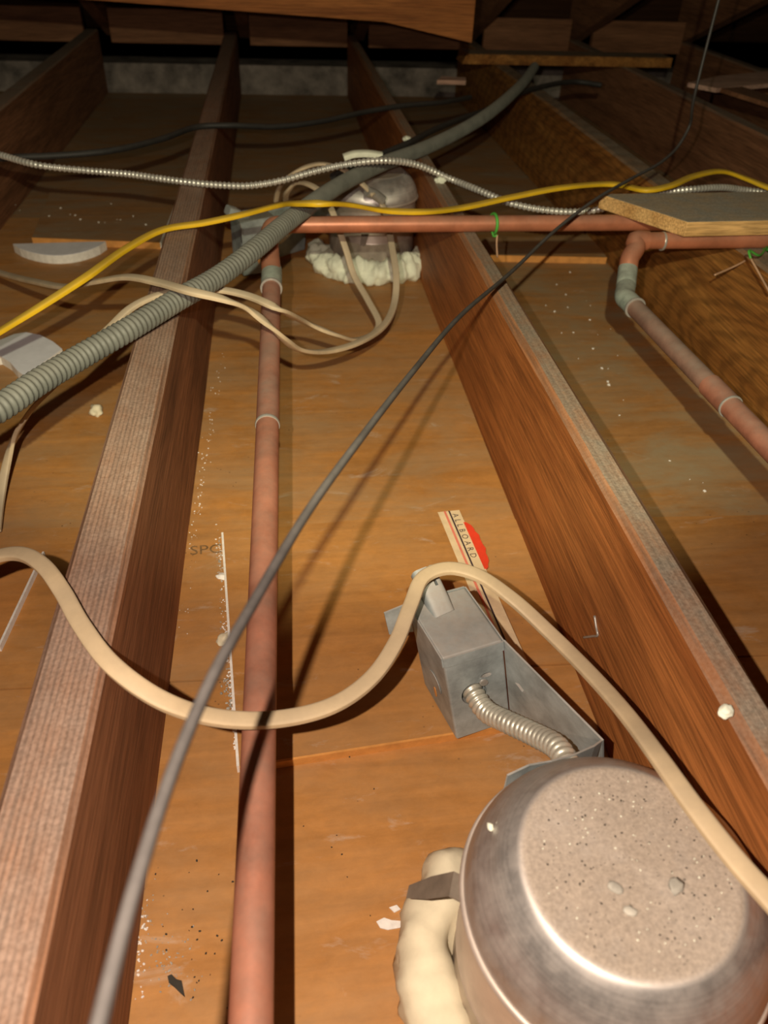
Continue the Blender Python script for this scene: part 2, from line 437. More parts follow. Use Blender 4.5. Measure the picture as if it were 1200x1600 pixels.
# joists
JT = .184
joists = [
    (-1.055, -1.015, W_J0, 'dark ceiling joist beyond the deep left-hand bay, only its far top showing'),
    (-.606, -.566, W_J0, 'dark dusty ceiling joist under the left end of the silver armoured cable'),
    (-.160, -.1188, W_J1, 'pinkish dusty ceiling joist beside the long brown copper pipe'),
    (.2485, .2770, W_J2, 'red-brown ceiling joist beside the domed metal light housing'),
    (.634, .672, W_J3, 'flat-sawn ceiling joist with wavy grain under the loose plank'),
    (1.02, 1.058, W_J0, 'dark ceiling joist farthest out past the loose plank'),
    (1.43, 1.468, W_J0, 'dark ceiling joist beyond the pale pinkish board'),
]
for i, (xa, xb, m, lab) in enumerate(joists):
    tag(timber('ceiling_joist', xa, xb, -.6, 3.02, .0008, JT, m, ch=.004 if i != 3 else .006, seed=i * 7.7, n=90), lab, 'joist', 'ceiling joists')

# eave: top plate, blocking, rafters, roof deck
mb = MB(); mb.box(-2.2, 2.2, 3.025, 3.16, -.001, .088)
tag(mb.build('wall_far', W_PLATE), 'dusty top plate of the outer wall at the eave', 'wall plate', kind='structure')
SL = .36
JN = ['joist beyond the deep left-hand bay', 'joist under the armoured cable end', 'pinkish dusty joist', 'red-brown joist', 'flat-sawn joist', 'joist past the loose plank', 'joist beyond the pale board']
def rz(Y): return .20 + SL * (3.02 - Y)            # underside of the rafters
for i, (xa, xb, m, lab) in enumerate(joists):
    x0, x1 = xb + .002, xb + .040
    mb = MB()
    y0, y1 = .75, 3.16
    mb.hexa([(x0, y0, rz(y0)), (x1, y0, rz(y0)), (x1, y1, rz(y1)), (x0, y1, rz(y1)), (x0, y0, rz(y0) + .15), (x1, y0, rz(y0) + .15), (x1, y1, rz(y1) + .15), (x0, y1, rz(y1) + .15)])
    tag(mb.build('rafter', W_RAFT), 'dark sloping roof rafter fixed beside the ' + JN[i], 'rafter', 'roof rafters')
mb = MB(); y0, y1 = .5, 3.7
mb.hexa([(-2.2, y0, rz(y0) + .151), (2.2, y0, rz(y0) + .151), (2.2, y1, rz(y1) + .151), (-2.2, y1, rz(y1) + .151),
         (-2.2, y0, rz(y0) + .17), (2.2, y0, rz(y0) + .17), (2.2, y1, rz(y1) + .17), (-2.2, y1, rz(y1) + .17)])
tag(mb.build('ceiling', W_DECK), 'dark board roof deck above the rafters', 'roof', kind='structure')
for a, b in zip(joists[:-1], joists[1:]):
    mb = MB(); x0 = a[1] + .042; x1 = b[0] - .002
    mb.box(x0, x1, 3.0, 3.022, .150, .245)
    k_ = joists.index(a)
    tag(mb.build('blocking_board', W_DECK), 'dim eave blocking board beside the ' + JN[k_], 'blocking', 'eave blocking boards')

# purlin that crosses the top of the view, its right end cut to a taper
e0, e1 = px(-260, -30, Y=2.0), px(600, 34, Y=2.0); e2 = px(737, 67, Y=2.0)
mb = MB()
pts = [(e0.x, e0.z), (e1.x, e1.z), (e2.x, e2.z), (e2.x, e2.z + .20), (e0.x, e0.z + .185)]
n = len(pts)
mb.add([(x, 2.0, z) for x, z in pts] + [(x, 2.038, z) for x, z in pts],
       [tuple(range(n)), tuple(range(2 * n - 1, n - 1, -1))] + [(i, n + i, n + (i + 1) % n, (i + 1) % n) for i in range(n)])
tag(mb.build('purlin', W_BEAM), 'broad orange-brown purlin with a tapered end crossing below the rafters', 'beam')
# short board lying across the joists near the eave
a, b = px(722, 100, z=JT + .001), px(995, 104, z=JT + .001)
mb = MB(); mb.hexa([(a.x, a.y, JT + .001), (b.x + .1, a.y, JT + .001), (b.x + .1, a.y + .09, JT + .001), (a.x, a.y + .09, JT + .001),
                    (a.x + .012, a.y, JT + .026), (b.x + .1, a.y, JT + .026), (b.x + .1, a.y + .09, JT + .026), (a.x + .012, a.y + .09, JT + .026)])
tag(mb.build('short_board', W_J3), 'short brown board lying across the joist tops near the eave', 'board')
# pale boards at the eave
for i, (q, lab) in enumerate((([(1075, 129, .203), (1120, 119, .206), (1230, 108, .21), (1230, 128, .20), (1120, 138, .196)], 'pale pinkish board lying near the eave past the loose plank'),
                             ([(1125, 137, .196), (1150, 132, .197), (1300, 180, .186), (1300, 192, .186)], 'narrow dark strip of wood below the pale pinkish board'),
                             ([(683, 125, .187), (690, 119, .19), (728, 121, .19), (728, 126, .187)], 'small pale wood scrap near the joist end under the purlin'))):
    P = [px(x, y, z=z_) for x, y, z_ in q]
    if i == 2:
        c = sum(P, Vector()) / len(P)
    nrm = (P[1] - P[0]).cross(P[-1] - P[0])
    if nrm.z > 0: nrm = -nrm
    mb = MB(); mb.sheet(P, nrm, .010)
    tag(mb.build('pale_board', W_PALE if i != 1 else W_RAFT), lab, 'board')

# ================================================================== RECESSED LIGHT (domed housing + box)
C1 = Vector((.162, .1775, 0))
def cut(o, polys):
    """cut real openings: each poly = (points, inward direction, depth)"""
    for pts, d, dep in polys:
        d = Vector(d).normalized(); c = MB(); c.sheet([Vector(p) - d * .004 for p in pts], d, dep + .004)
        k = c.build('cutter', GALV); k.parent = o.parent
        for q in (o, k):                     # consistent outward normals for the boolean
            bm = bmesh.new(); bm.from_mesh(q.data); bmesh.ops.recalc_face_normals(bm, faces=bm.faces); bm.to_mesh(q.data); bm.free()
        bpy.context.view_layer.update()
        md = o.modifiers.new('opening', 'BOOLEAN'); md.operation = 'DIFFERENCE'; md.solver = 'EXACT'; md.object = k
        dg = bpy.context.evaluated_depsgraph_get(); dg.update()
        me = bpy.data.meshes.new_from_object(o.evaluated_get(dg)); o.modifiers.clear(); o.data = me
        bpy.data.objects.remove(k)
def make_light():
    root = empty('recessed_light', C1)
    R = .0795
    b = MB(); b.lathe([(R - .004, .0), (R, .001), (R, .060), (R + .0008, .062), (R, .064), (R, .127)], 64)
    b.build('housing_body', BODY, root, True, 40)
    prof = [(R + .001, .126)]
    pr = [(.0822, .128), (.0820, .131), (.0808, .1365), (.0786, .1425), (.0756, .1485), (.0720, .1540), (.0680, .1588), (.0640, .1626), (.0602, .1656), (.0574, .1674), (.0552, .1683), (.0532, .1686), (.0515, .1684), (.040, .1680), (.02, .1678), (.0001, .1677)]
    b = MB(); b.lathe([(.0795, .126)] + pr, 96); dome = b.build('dome_cap', ALU, root, True, 60)
    b = MB(); tp = [(.0822 + .0022 * math.cos(t), .1270 + .0026 * math.sin(t)) for t in [2 * math.pi * k / 10 for k in range(11)]]
    b.lathe(tp, 96); b.build('rim_bead', BODY, root, True)
    def l(v): return Vector(v) - C1
    # junction box: leaning galvanised box
    B0 = Vector((.1226, .3657, .010)); u = Vector((.0490, .0135, 0)); v = Vector((-.0175, .0600, 0)); wv = Vector((-.0205, 0, .1035))
    c = [B0, B0 + u, B0 + u + v, B0 + v]; c = c + [q + wv for q in c]
    b = MB(); b.hexa([l(q) for q in c]); box = b.build('junction_box', GALV, root)
    md = box.modifiers.new('bevel', 'BEVEL'); md.width = .0016; md.segments = 2
    nf = u.cross(wv).normalized()                 # outward normal of the front face (towards -Y)
    if nf.y > 0: nf = -nf
    uu = u.normalized(); ww = wv.normalized()
    # lid lips and knockouts on the front face
    def disc(cen, ra, rb, nrm, ax, ay, th, mat, nm, seg=20):
        d = MB(); ring = [l(cen) + ax * (ra * math.cos(t)) + ay * (rb * math.sin(t)) for t in [2 * math.pi * k / seg for k in range(seg)]]
        d.sheet(ring, nrm, th); return d.build(nm, mat, box)
    fc = B0 + u * .42 + wv * .50
    def oval(cen, ra, rb, ax, ay, seg=18): return [l(cen) + ax * (ra * math.cos(t)) + ay * (rb * math.sin(t)) for t in [2 * math.pi * k / seg for k in range(seg)]]
    cut(box, [(oval(fc, .0112, .0130, uu, ww), -nf, .030), (oval(fc + uu * .0125 + ww * .0185, .0050, .0026, uu, ww, 12), -nf, .012)])
    disc(fc + uu * .009 + ww * .012 + nf * .0003, .0035, .0035, nf, uu, ww, .0016, SOLDER, 'screw')
    nl = -(v.cross(wv)).normalized()
    if nl.x > 0: nl = -nl
    vl = v.normalized()
    lc = B0 + v * .45 + wv * .42
    disc(lc + nl * .0003, .0105, .0105, nl, vl, ww, .0005, GALV, 'knockout')
    disc(lc + vl * .004 - ww * .018 + nl * .0003, .0020, .0065, nl, vl, ww, .0006, EDGE, 'rust_slot')
    # cover edge around the side faces
    b = MB(); off = .0012
    for s0, s1_ in ((0, 1), (1, 2), (2, 3), (3, 0)):
        A = c[4 + s0]; Bq = c[4 + s1_]
        n_ = (Bq - A).cross(ww).normalized()
        b.sheet([l(A), l(Bq), l(Bq - ww * .010), l(A - ww * .010)], n_, off)
    b.build('box_cover', GALV, box)
    # cable clamp hump at the far top edge
    top_c = B0 + wv + v * .80 + u * .42
    b = MB()
    path = [l(top_c - v * .10 - ww * .004), l(top_c + v * .16 + ww * .008), l(top_c + v * .42 + ww * .016)]
    sweep(b, path, .003, .0095, .0075, seg=18, upv=(0, -.2, 1), mod=lambda i: 1.0)
    clamp = b.build('cable_clamp', GALV, box, True, 50)
    q = top_c + u * .06 + v * .12 + ww * .020
    cut(clamp, [([l(q), l(q + uu * .0024), l(q + uu * .0024 + vl * .016), l(q + vl * .016)], -ww, .016)])
    # flange that sticks out at the far left end
    b = MB(); A = c[3] + ww * .070
    b.sheet([l(A), l(A - uu * .020 + vl * .004), l(A - uu * .020 + vl * .004 + ww * .026), l(A + ww * .034)], vl, .0014); b.build('end_flange', GALV, box)
    # leaning bracket sheet from the box to the housing
    TR, BR = c[5] + Vector((.0004, 0, 0)), c[1] + Vector((.0004, 0, 0))
    ET, EB = Vector((.200, .290, .107)), Vector((.2245, .296, .0090))
    b = MB(); nb = (ET - TR).cross(BR - TR).normalized()
    if nb.x < 0: nb = -nb
    b.sheet([l(TR), l(BR - Vector((0, 0, .0010))), l(EB), l(ET)], nb, .0014); br = b.build('bracket_plate', GALV, root)
    b = MB(); q = TR.lerp(ET, .12).lerp(BR.lerp(EB, .12), .38)
    d1 = (ET - TR).normalized(); d2 = (BR - TR).normalized()
    cut(br, [([l(q - nb * .003 + d1 * x + d2 * y) for x, y in ((-.002, 0), (.003, -.004), (.011, -.001), (.006, .003))], nb, .010)])
    lip = [ET, Vector((.192, .284, .1105)), Vector((.175, .2755, .116)), Vector((.155, .2675, .123)), Vector((.139, .2645, .1255)), Vector((.124, .2600, .1235))]
    b = MB()
    lo = [Vector((q.x, q.y, q.z - .045)) for q in lip]
    for i in range(len(lip) - 1):
        n_ = (lip[i + 1] - lip[i]).cross(Vector((0, 0, 1))).normalized()
        b.sheet([l(lip[i]), l(lip[i + 1]), l(lo[i + 1]), l(lo[i])], n_, .0013)
    b.build('collar_strip', GALV, root)
    # flexible steel whip
    wp = [fc - nf * .004, fc + nf * .016 + Vector((.001, 0, -.0015)), Vector((.1485, .335, .0735)), Vector((.1615, .310, .090)), Vector((.1690, .288, .1045)), Vector((.1700, .268, .108)), Vector((.1690, .256, .100))]
    b = MB(); st = .0050 / 6
    sweep(b, [l(q) for q in wp], st, .0084, seg=16, mod=lambda i: (1.0, 1.04, 1.0, .91, .84, .91)[i % 6])
    b.build('flexible_conduit', FLEX, root, True)
    # spring tab sticking out of the wall of the housing
    t0, t1, t2 = Vector((.086, .1965, .112)), Vector((.078, .204, .108)), Vector((.0570, .2190, .071))
    b = MB(); wd = Vector((-.35, -.9, -.15)).normalized() * .0068
    rows = [t0, t1, t1.lerp(t2, .5), t2]; k_ = [1, 1, .95, .55]
    for i in range(3):
        A, Bq = rows[i], rows[i + 1]
        b.sheet([l(A - wd * k_[i]), l(A + wd * k_[i]), l(Bq + wd * k_[i + 1]), l(Bq - wd * k_[i + 1])], Vector((.5, 0, .8)), .0012)
    b.build('spring_tab', DULL, root)
    b = MB(); b.sheet([l(q) for q in ((.205, .100, .110), (.222, .094, .108), (.228, .104, .108), (.211, .110, .110))], (0, 0, 1), .0014)
    b.build('side_tab', PATINA, root)
    return root
light1 = make_light()
tag(light1, 'domed aluminium recessed light housing with junction box, dusty flat top, beside the cream cable', 'light housing', 'recessed light housings')
def copy_tree(o, parent=None):
    c = o.copy(); COL.objects.link(c); c.parent = parent
    for ch in list(o.children): copy_tree(ch, c)
    return c
light2 = copy_tree(light1)
light2.location = (.166, 1.45, 0); light2.rotation_euler = (0, 0, math.radians(97))
light2['label'] = 'recessed light housing in pale foam behind the horizontal copper pipe'

# spray foam
def foam_ring(name, c, r, tube, a0, a1, mat, amp, label, seed, hz=1.0, freq=40, n=70, m=20, rscale=1.0):
    vs = []; fs = []
    for i in range(n + 1):
        t = i / n; a = math.radians(a0 + (a1 - a0) * t); k = min(1, math.sqrt(max(0.0, min(t, 1 - t) * 9)) + .02)
        for j in range(m):
            b = 2 * math.pi * j / m
            rr = r + tube * k * math.cos(b); zz = tube * .8 * hz + tube * k * hz * math.sin(b)
            q = Vector((c[0] + rr * math.cos(a), c[1] + rr * math.sin(a), zz))
            nn = noise.noise(q * freq + Vector((seed, 0, 0))) + .5 * noise.noise(q * freq * 2.3 + Vector((0, seed, 0)))
            o = Vector((math.cos(b) * math.cos(a), math.cos(b) * math.sin(a), math.sin(b)))
            q = q + o * (amp * nn * k)
            q.z = max(q.z, .0)
            vs.append(q)
    for i in range(n):
        for j in range(m):
            j2 = (j + 1) % m
            fs.append((i * m + j, (i + 1) * m + j, (i + 1) * m + j2, i * m + j2))
    fs.append(tuple(range(m))); fs.append(tuple(n * m + j for j in range(m - 1, -1, -1)))
    return tag(mesh_obj(name, vs, fs, mat, None, True), label, 'foam')
foam_ring('spray_foam', (.162, .1775), .0935, .0215, 120, 262, FOAM, .0075, 'thick cream spray foam bead at the foot of the domed housing', 3.0, 1.25)
foam_ring('spray_foam', (.166, 1.45), .100, .023, 160, 355, FOAM2, .014, 'lumpy pale spray foam around the housing behind the copper pipe', 8.0, .95, 55, 110)

# ================================================================== GYPSUM PATCHES
ZP = .0085
TL, TR_, BR_, BL = px(349, 832, z=ZP), px(709, 798, z=ZP), px(852, 1122, z=ZP), px(374, 1197, z=ZP)
patch = empty('gypsum_patch', (BL.x, BL.y, 0)); 
def loc_to(root, v): return Vector(v) - Vector(root.location)
b = MB(); b.prism([loc_to(patch, q) for q in (BL, BR_, TR_, TL)], .0, ZP)
b.build('patch_board', G_PATCH, patch)
# white cut edge on the left, orange paper edge towards the camera
b = MB(); d = (TL - BL).normalized(); nl = Vector((-d.y, d.x, 0))
b.prism([loc_to(patch, q) for q in (BL + nl * .0022, BL, TL, TL + nl * .0022)], .0, ZP + .0004); b.build('cut_edge', PLASTER, patch)
b = MB(); d = (BR_ - BL).normalized(); nf_ = Vector((d.y, -d.x, 0))
b.prism([loc_to(patch, q) for q in (BL + nf_ * .002, BR_ + nf_ * .002, BR_, BL)], 0, ZP + .0002); b.build('paper_edge', EDGE, patch)
# printed end tape along the right edge
ax = (BR_ - TR_).normalized(); Lt = (BR_ - TR_).length; sd = Vector((-ax.y, ax.x, 0))      # sd points to +X side
if sd.x < 0: sd = -sd
def strip(nm, o0, o1, z, mat, parent, a0=0.0, a1=None, th=.0003):
    a1 = Lt if a1 is None else a1
    q = [TR_ + ax * a0 + sd * o0, TR_ + ax * a1 + sd * o0, TR_ + ax * a1 + sd * o1, TR_ + ax * a0 + sd * o1]
    bb = MB(); bb.prism([loc_to(patch, p) for p in q], z, z + th); return bb.build(nm, mat, parent)
tape = strip('paper_tape', -.0190, .0065, ZP, TAPE, patch)
tape['label'] = 'cream printed end tape'
strip('red_stripe', -.0120, -.0095, ZP + .0003, PINK, tape)
strip('black_stripe', -.0066, -.0048, ZP + .0003, INK, tape)
b = MB(); pts = []
for k in range(17):
    t = math.pi * k / 16
    a_ = .022 + .078 * (.5 - .5 * math.cos(t)); o_ = .0050 + .0105 * math.sin(t) ** .8 * (1 + .10 * math.sin(k * 2.3))
    pts.append(TR_ + ax * a_ + sd * o_)
pts = [loc_to(patch, p) for p in pts]
if (pts[8] - pts[0]).cross(pts[16] - pts[0]).z < 0: pts.reverse()
b.prism(pts, ZP - .0010, ZP + .0005); b.build('red_label', RED, tape)

def text_obj(txt, name, mat, parent, origin, along, upd, size, z, spacing=1.0, th=.0002):
    """flat lettering laid on a surface: origin world, along = reading direction, upd = letter-up direction"""
    cu = bpy.data.curves.new(name, 'FONT'); cu.body = txt; cu.size = size; cu.space_character = spacing; cu.resolution_u = 3
    to = bpy.data.objects.new(name, cu); COL.objects.link(to)
    dg = bpy.context.evaluated_depsgraph_get(); dg.update()
    me = bpy.data.meshes.new_from_object(to.evaluated_get(dg))
    COL.objects.unlink(to); bpy.data.objects.remove(to)
    a_ = Vector(along).normalized(); u_ = Vector(upd).normalized(); o_ = Vector(origin)
    for v in me.vertices:
        p = o_ + a_ * v.co.x + u_ * v.co.y; v.co = Vector((p.x, p.y, z)) - (Vector(parent.matrix_world.translation) if parent else Vector())
    me.materials.clear(); me.materials.append(mat)
    o = bpy.data.objects.new(name, me); COL.objects.link(o)
    if parent: o.parent = parent
    return o
bpy.context.view_layer.update()
def text_on(parent_root, parent, *a, **k):
    o = text_obj(*a, **k); 
    for v in o.data.vertices: v.co -= Vector(parent_root.location)
    o.parent = parent; return o
text_on(patch, tape, 'ALLBOARD', 'lettering', INK, None, TR_ + ax * .006 - sd * .0036, ax, sd, .0098, ZP + .0006, 1.75)
tag(patch, 'skewed gypsum patch with printed cream and red end tape under the junction box', 'gypsum patch')
# stamp on the board near the joist
so = px(296, 866, z=.003)
st = text_obj('SPCS', 'stamped_lettering', INK2, None, so, px(350, 862, z=.003) - so, px(296, 846, z=.003) - so, .0205, .0021, 1.0)
st.parent = floor

def patch_thing(name, quad, z, mat, label, edges=(), zb=0.0):
    P = [px(x, y, z=z) for x, y in quad]
    r = empty(name, (P[0].x, P[0].y, 0))
    b = MB(); b.prism([loc_to(r, q) for q in P], zb, z); b.build('patch_board', mat, r)
    for i, m in edges:
        A, Bq = P[i], P[(i + 1) % len(P)]; d = (Bq - A).normalized(); nn = Vector((d.y, -d.x, 0))
        b = MB(); b.prism([loc_to(r, q) for q in (A + nn * .002, Bq + nn * .002, Bq, A)], zb, z + .0002); b.build('cut_edge', m, r)
    return tag(r, label, 'gypsum patch')
# quads counter-clockwise from above: near-left, near-right, far-right, far-left
patch_thing('gypsum_patch', [(-230, 1010), (-4, 1010), (66, 862), (-200, 842)], .0085, G_ORANGE, 'orange gypsum patch with a ragged white edge left of the pinkish joist', [(1, PLASTER)])
patch_thing('gypsum_patch', [(50, 371), (250, 379), (280, 302), (78, 300)], .0125, G_DUSTY, 'dusty brown gypsum patch behind the white half disc', [(0, EDGE), (1, PLASTER)])
patch_thing('gypsum_patch', [(744, 398), (948, 402), (905, 340), (700, 338)], .0125, G_OLIVE, 'gypsum patch with bright front edge below the horizontal copper pipe', [(0, EDGE)])

# white cut-outs (plaster discs left from the light holes)
def slab(name, poly, z0, z1, mat_top, mat_edge, label):
    P = [px(x, y, z=z1) for x, y in poly]; c = sum(P, Vector()) / len(P)
    r = empty(name, (c.x, c.y, 0))
    area = sum(P[i].x * P[(i + 1) % len(P)].y - P[(i + 1) % len(P)].x * P[i].y for i in range(len(P)))
    if area < 0: P.reverse()
    b = MB(); b.prism([loc_to(r, q) for q in P], z0, z1 - .0006); b.build('core', mat_edge, r)
    b = MB(); b.prism([loc_to(r, q) for q in P], z1 - .0006, z1); b.build('paper_face', mat_top, r)
    return tag(r, label, 'gypsum scrap')
arc = [(20 + 145 * k / 14, 381 + 20 * math.sin(math.pi * k / 14) ** .7 - 4 * k / 14) for k in range(15)]
slab('gypsum_cutout', arc, .0004, .0165, WHITE, PLASTER, 'white half-disc gypsum cut-out lying before the dusty patch')
slab('gypsum_cutout', [(-55, 560), (-40, 535), (0, 531), (22, 522), (40, 519), (62, 523), (82, 533), (97, 545), (68, 566), (38, 587), (26, 578), (16, 566), (0, 556)], .0004, .0145, WHITE, PLASTER, 'white curved gypsum offcut beneath the yellow cable')

# ================================================================== PIPES
def bez(pts): return [Vector(p) for p in pts]
PR = .0111
def ring(parent, c, axis, r, w, mat, name, seg=24):
    a_ = Vector(axis).normalized(); b = MB(); c = Vector(c)
    sweep(b, [c - a_ * w / 2, c - a_ * w * .25, c + a_ * w * .25, c + a_ * w / 2], None, r, seg=seg, mod=lambda i: (.97, 1, 1, .97)[i])
    return b.build(name, mat, parent, True, 50)
# pipe one: along the joist, then across the joist tops
ZA = JT + PR + .0006; YA = 1.077
pa = px(424, 448, z=.163); pb = px(392, 1600, z=.118); pc = pb + (pb - pa) * .5
el = Vector((px(424, 352, z=ZA).x, YA, ZA))
pipe1 = empty('copper_pipe', (pb.x, pb.y, 0))
def lp(r, pts): return [Vector(p) - Vector(r.location) for p in pts]
b = MB(); sweep(b, lp(pipe1, [pc, pb, pa]), .03, PR, seg=24); b.build('pipe_run', COPPER, pipe1, True, 50)
dirA = (pa - pb).normalized()
bend = [pa, pa + dirA * .03, el + Vector((-.003, -.030, -.006)), el + Vector((.003, -.008, 0)), el + Vector((.022, 0, 0))]
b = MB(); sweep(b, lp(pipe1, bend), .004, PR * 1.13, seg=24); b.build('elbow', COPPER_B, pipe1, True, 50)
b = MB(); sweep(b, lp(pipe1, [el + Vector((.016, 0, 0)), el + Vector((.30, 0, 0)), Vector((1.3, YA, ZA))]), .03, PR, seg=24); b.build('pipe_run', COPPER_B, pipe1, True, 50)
cpl = ring(pipe1, Vector(lp(pipe1, [pa + dirA * .024])[0]), dirA, PR * 1.2, .052, PATINA, 'coupling')
ring(pipe1, lp(pipe1, [pa - dirA * .004])[0], dirA, PR * 1.27, .0035, SOLDER, 'solder_ring')
pm = px(411, 655, z=.153)
tt = (pm - pb).length / (pa - pb).length
ring(pipe1, lp(pipe1, [pb.lerp(pa, tt)])[0], dirA, PR * 1.10, .004, SOLDER, 'solder_ring')
b = MB(); sweep(b, lp(pipe1, [pb.lerp(pa, tt), pa]), .02, PR * 1.02, seg=24); b.build('pipe_run', COPPER_M, pipe1, True, 50)
tag(pipe1, 'long copper water pipe running beside the pinkish joist then crossing the joist tops', 'pipe')
# pipe two
pipe2 = empty('copper_pipe', (.46, .9, 0)); Y2 = 1.003
h0 = Vector((1.3, Y2, ZA)); h1 = Vector((.492, Y2, ZA))
d0 = px(978, 466, z=.150); d1 = px(1200, 696, z=.150); d2 = d1 + (d1 - d0) * 3.2
dd = (d1 - d0).normalized()
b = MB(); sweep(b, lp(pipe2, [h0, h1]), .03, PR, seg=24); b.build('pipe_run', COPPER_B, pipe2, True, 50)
eb = px(990, 378, z=ZA)
elb = [h1 + Vector((.004, 0, 0)), h1 + Vector((-.014, 0, .000)), px(994, 386, Y=.996), px(984, 404, Y=.985), px(981, 424, Y=.975)]
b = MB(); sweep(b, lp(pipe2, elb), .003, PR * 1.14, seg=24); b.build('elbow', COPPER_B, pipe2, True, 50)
e3, e4 = px(981, 420, Y=.977), px(978, 448, Y=.950)
b = MB(); sweep(b, lp(pipe2, [e3, e4]), .006, PR * 1.17, seg=24); b.build('coupling', PATINA, pipe2, True, 50)
elb2 = [e4, px(977, 460, Y=.936), px(981, 472, z=.150), d0 + dd * .022]
b = MB(); sweep(b, lp(pipe2, [e4, d0 - dd * .004, d0 + dd * .012, d0 + dd * .03]), .003, PR * 1.16, seg=24); b.build('elbow', PATINA, pipe2, True, 50)
b = MB(); sweep(b, lp(pipe2, [d0 + dd * .02, d2]), .03, PR, seg=24); b.build('pipe_run', COPPER_D, pipe2, True, 50)
ring(pipe2, lp(pipe2, [d0 + dd * .030])[0], dd, PR * 1.25, .003, SOLDER, 'solder_ring')
ring(pipe2, lp(pipe2, [px(1035, 377, Y=Y2)])[0], (1, 0, 0), PR * 1.14, .003, SOLDER, 'solder_ring')
pj = px(1128, 636, z=.150); tj = (pj - d0).dot(dd)
ring(pipe2, lp(pipe2, [d0 + dd * tj])[0], dd, PR * 1.17, .0025, SOLDER, 'solder_ring')
b = MB(); sweep(b, lp(pipe2, [d0 + dd * (tj - .045), d0 + dd * tj]), .01, PR * 1.12, seg=24); b.build('coupling', COPPER_M, pipe2, True, 50)
b = MB(); sweep(b, lp(pipe2, [d0 + dd * tj, d2]), .03, PR * 1.015, seg=24); b.build('pipe_run', COPPER_M, pipe2, True, 50)
tag(pipe2, 'copper pipe with elbow and greenish coupling dropping into the bay below the loose plank', 'pipe')

# green wire ties round the pipes
def tie(pts_list, mats, names, label):
    r = empty('wire_tie', pts_list[0][0])
    for pts, m, nm, rad in zip(pts_list, mats, names, (.0022, .0016, .0014, .0014)):
        b = MB(); sweep(b, lp(r, pts), .003, rad, seg=8); b.build(nm, m, r, True)
    return tag(r, label, 'wire tie')
x0 = px(767, 350, Y=YA).x
loop = [Vector((x0 + .006 * math.sin(t * .5), YA + (PR + .002) * math.cos(t), ZA + (PR + .002) * math.sin(t))) for t in [(-.7 + 2 * math.pi * k / 14) for k in range(15)]]
tail = [Vector((x0, YA - PR, ZA - .008)), px(772, 370, Y=YA - .016), px(777, 367, Y=YA - .018), px(776, 378, Y=YA - .02), px(777, 402, Y=YA - .022)]
tie([loop, tail[:3], tail[2:]], (GREEN, GREEN, TWINE), ('loop', 'twist', 'tail'), 'green wire tie round the horizontal copper pipe above the red-brown joist')
x0 = px(1192, 385, Y=Y2).x
loop = [Vector((x0 + .006 * math.sin(t * .5), Y2 + (PR + .002) * math.cos(t), ZA + (PR + .002) * math.sin(t))) for t in [(-.7 + 2 * math.pi * k / 14) for k in range(15)]]
tie([loop, [px(1198, 386, Y=.986), px(1185, 399, Y=.94), px(1170, 392, Y=.93), px(1173, 404, Y=.92)], [px(1173, 404, Y=.92), px(1186, 427, Y=.90), px(1203, 458, Y=.87)], [px(1172, 403, Y=Y2 - .02), px(1150, 415, Y=Y2 - .03), px(1116, 430, Y=Y2 - .04)]],
    (GREEN, GREEN, TWINE, TWINE), ('loop', 'twist', 'tail', 'tail'), 'green wire tie hanging from the copper pipe under the plank')

# ================================================================== LOOSE PLANK
zt = ZA + PR + .0005
q = [px(938, 303, z=zt + .020), px(1075, 347, z=zt + .020)]
P = [q[1], Vector((1.25, q[1].y + .03, 0)), Vector((1.25, q[0].y + .035, 0)), q[0]]
mb = MB(); mb.prism(P, zt, zt + .020)
o = mb.build('loose_plank', W_PLANK); md = o.modifiers.new('bevel', 'BEVEL'); md.width = .0012; md.segments = 2
tag(o, 'dusty plank with fresh yellow cut end lying across the copper pipes', 'plank')

# ================================================================== CABLES
def cable(name, pts, a, b_, mat, label, cat='cable', step=.006, upv=(-.1, -.1, .95), seg=16, group=None):
    W = [px(p[0], p[1], z=p[2]) for p in pts]
    if name == 'black_wire': W += [W[-1] + Vector((.004, .01, .14)), W[-1] + Vector((.01, .01, .50))]      # on up to the roof deck
    m = MB(); sweep(m, W, step, a, b_, seg=seg, upv=upv if b_ else None)
    return tag(m.build(name, mat, None, True, 38), label, cat, group)
# big cream cable in front
cable('flat_cable', [(-90, 905, .15), (-40, 885, .165), (0, 868, .175), (35, 866, .183), (68, 885, .189), (98, 925, .1915), (128, 978, .1915), (178, 1042, .1915), (250, 1093, .180), (330, 1120, .163), (430, 1124, .148), (520, 1102, .140), (580, 1060, .138), (618, 1005, .140), (642, 945, .144), (662, 902, .147), (700, 888, .146), (745, 898, .142), (800, 935, .128), (860, 990, .120), (920, 1050, .130), (975, 1112, .150), (1030, 1185, .172), (1085, 1262, .182), (1150, 1345, .186), (1210, 1412, .189), (1290, 1500, .190), (1480, 1640, .190), (1750, 1720, .17)],
      .0056, .0029, CREAM, 'thick cream flat cable looping over the pinkish joist, junction box and domed housing', step=.004)
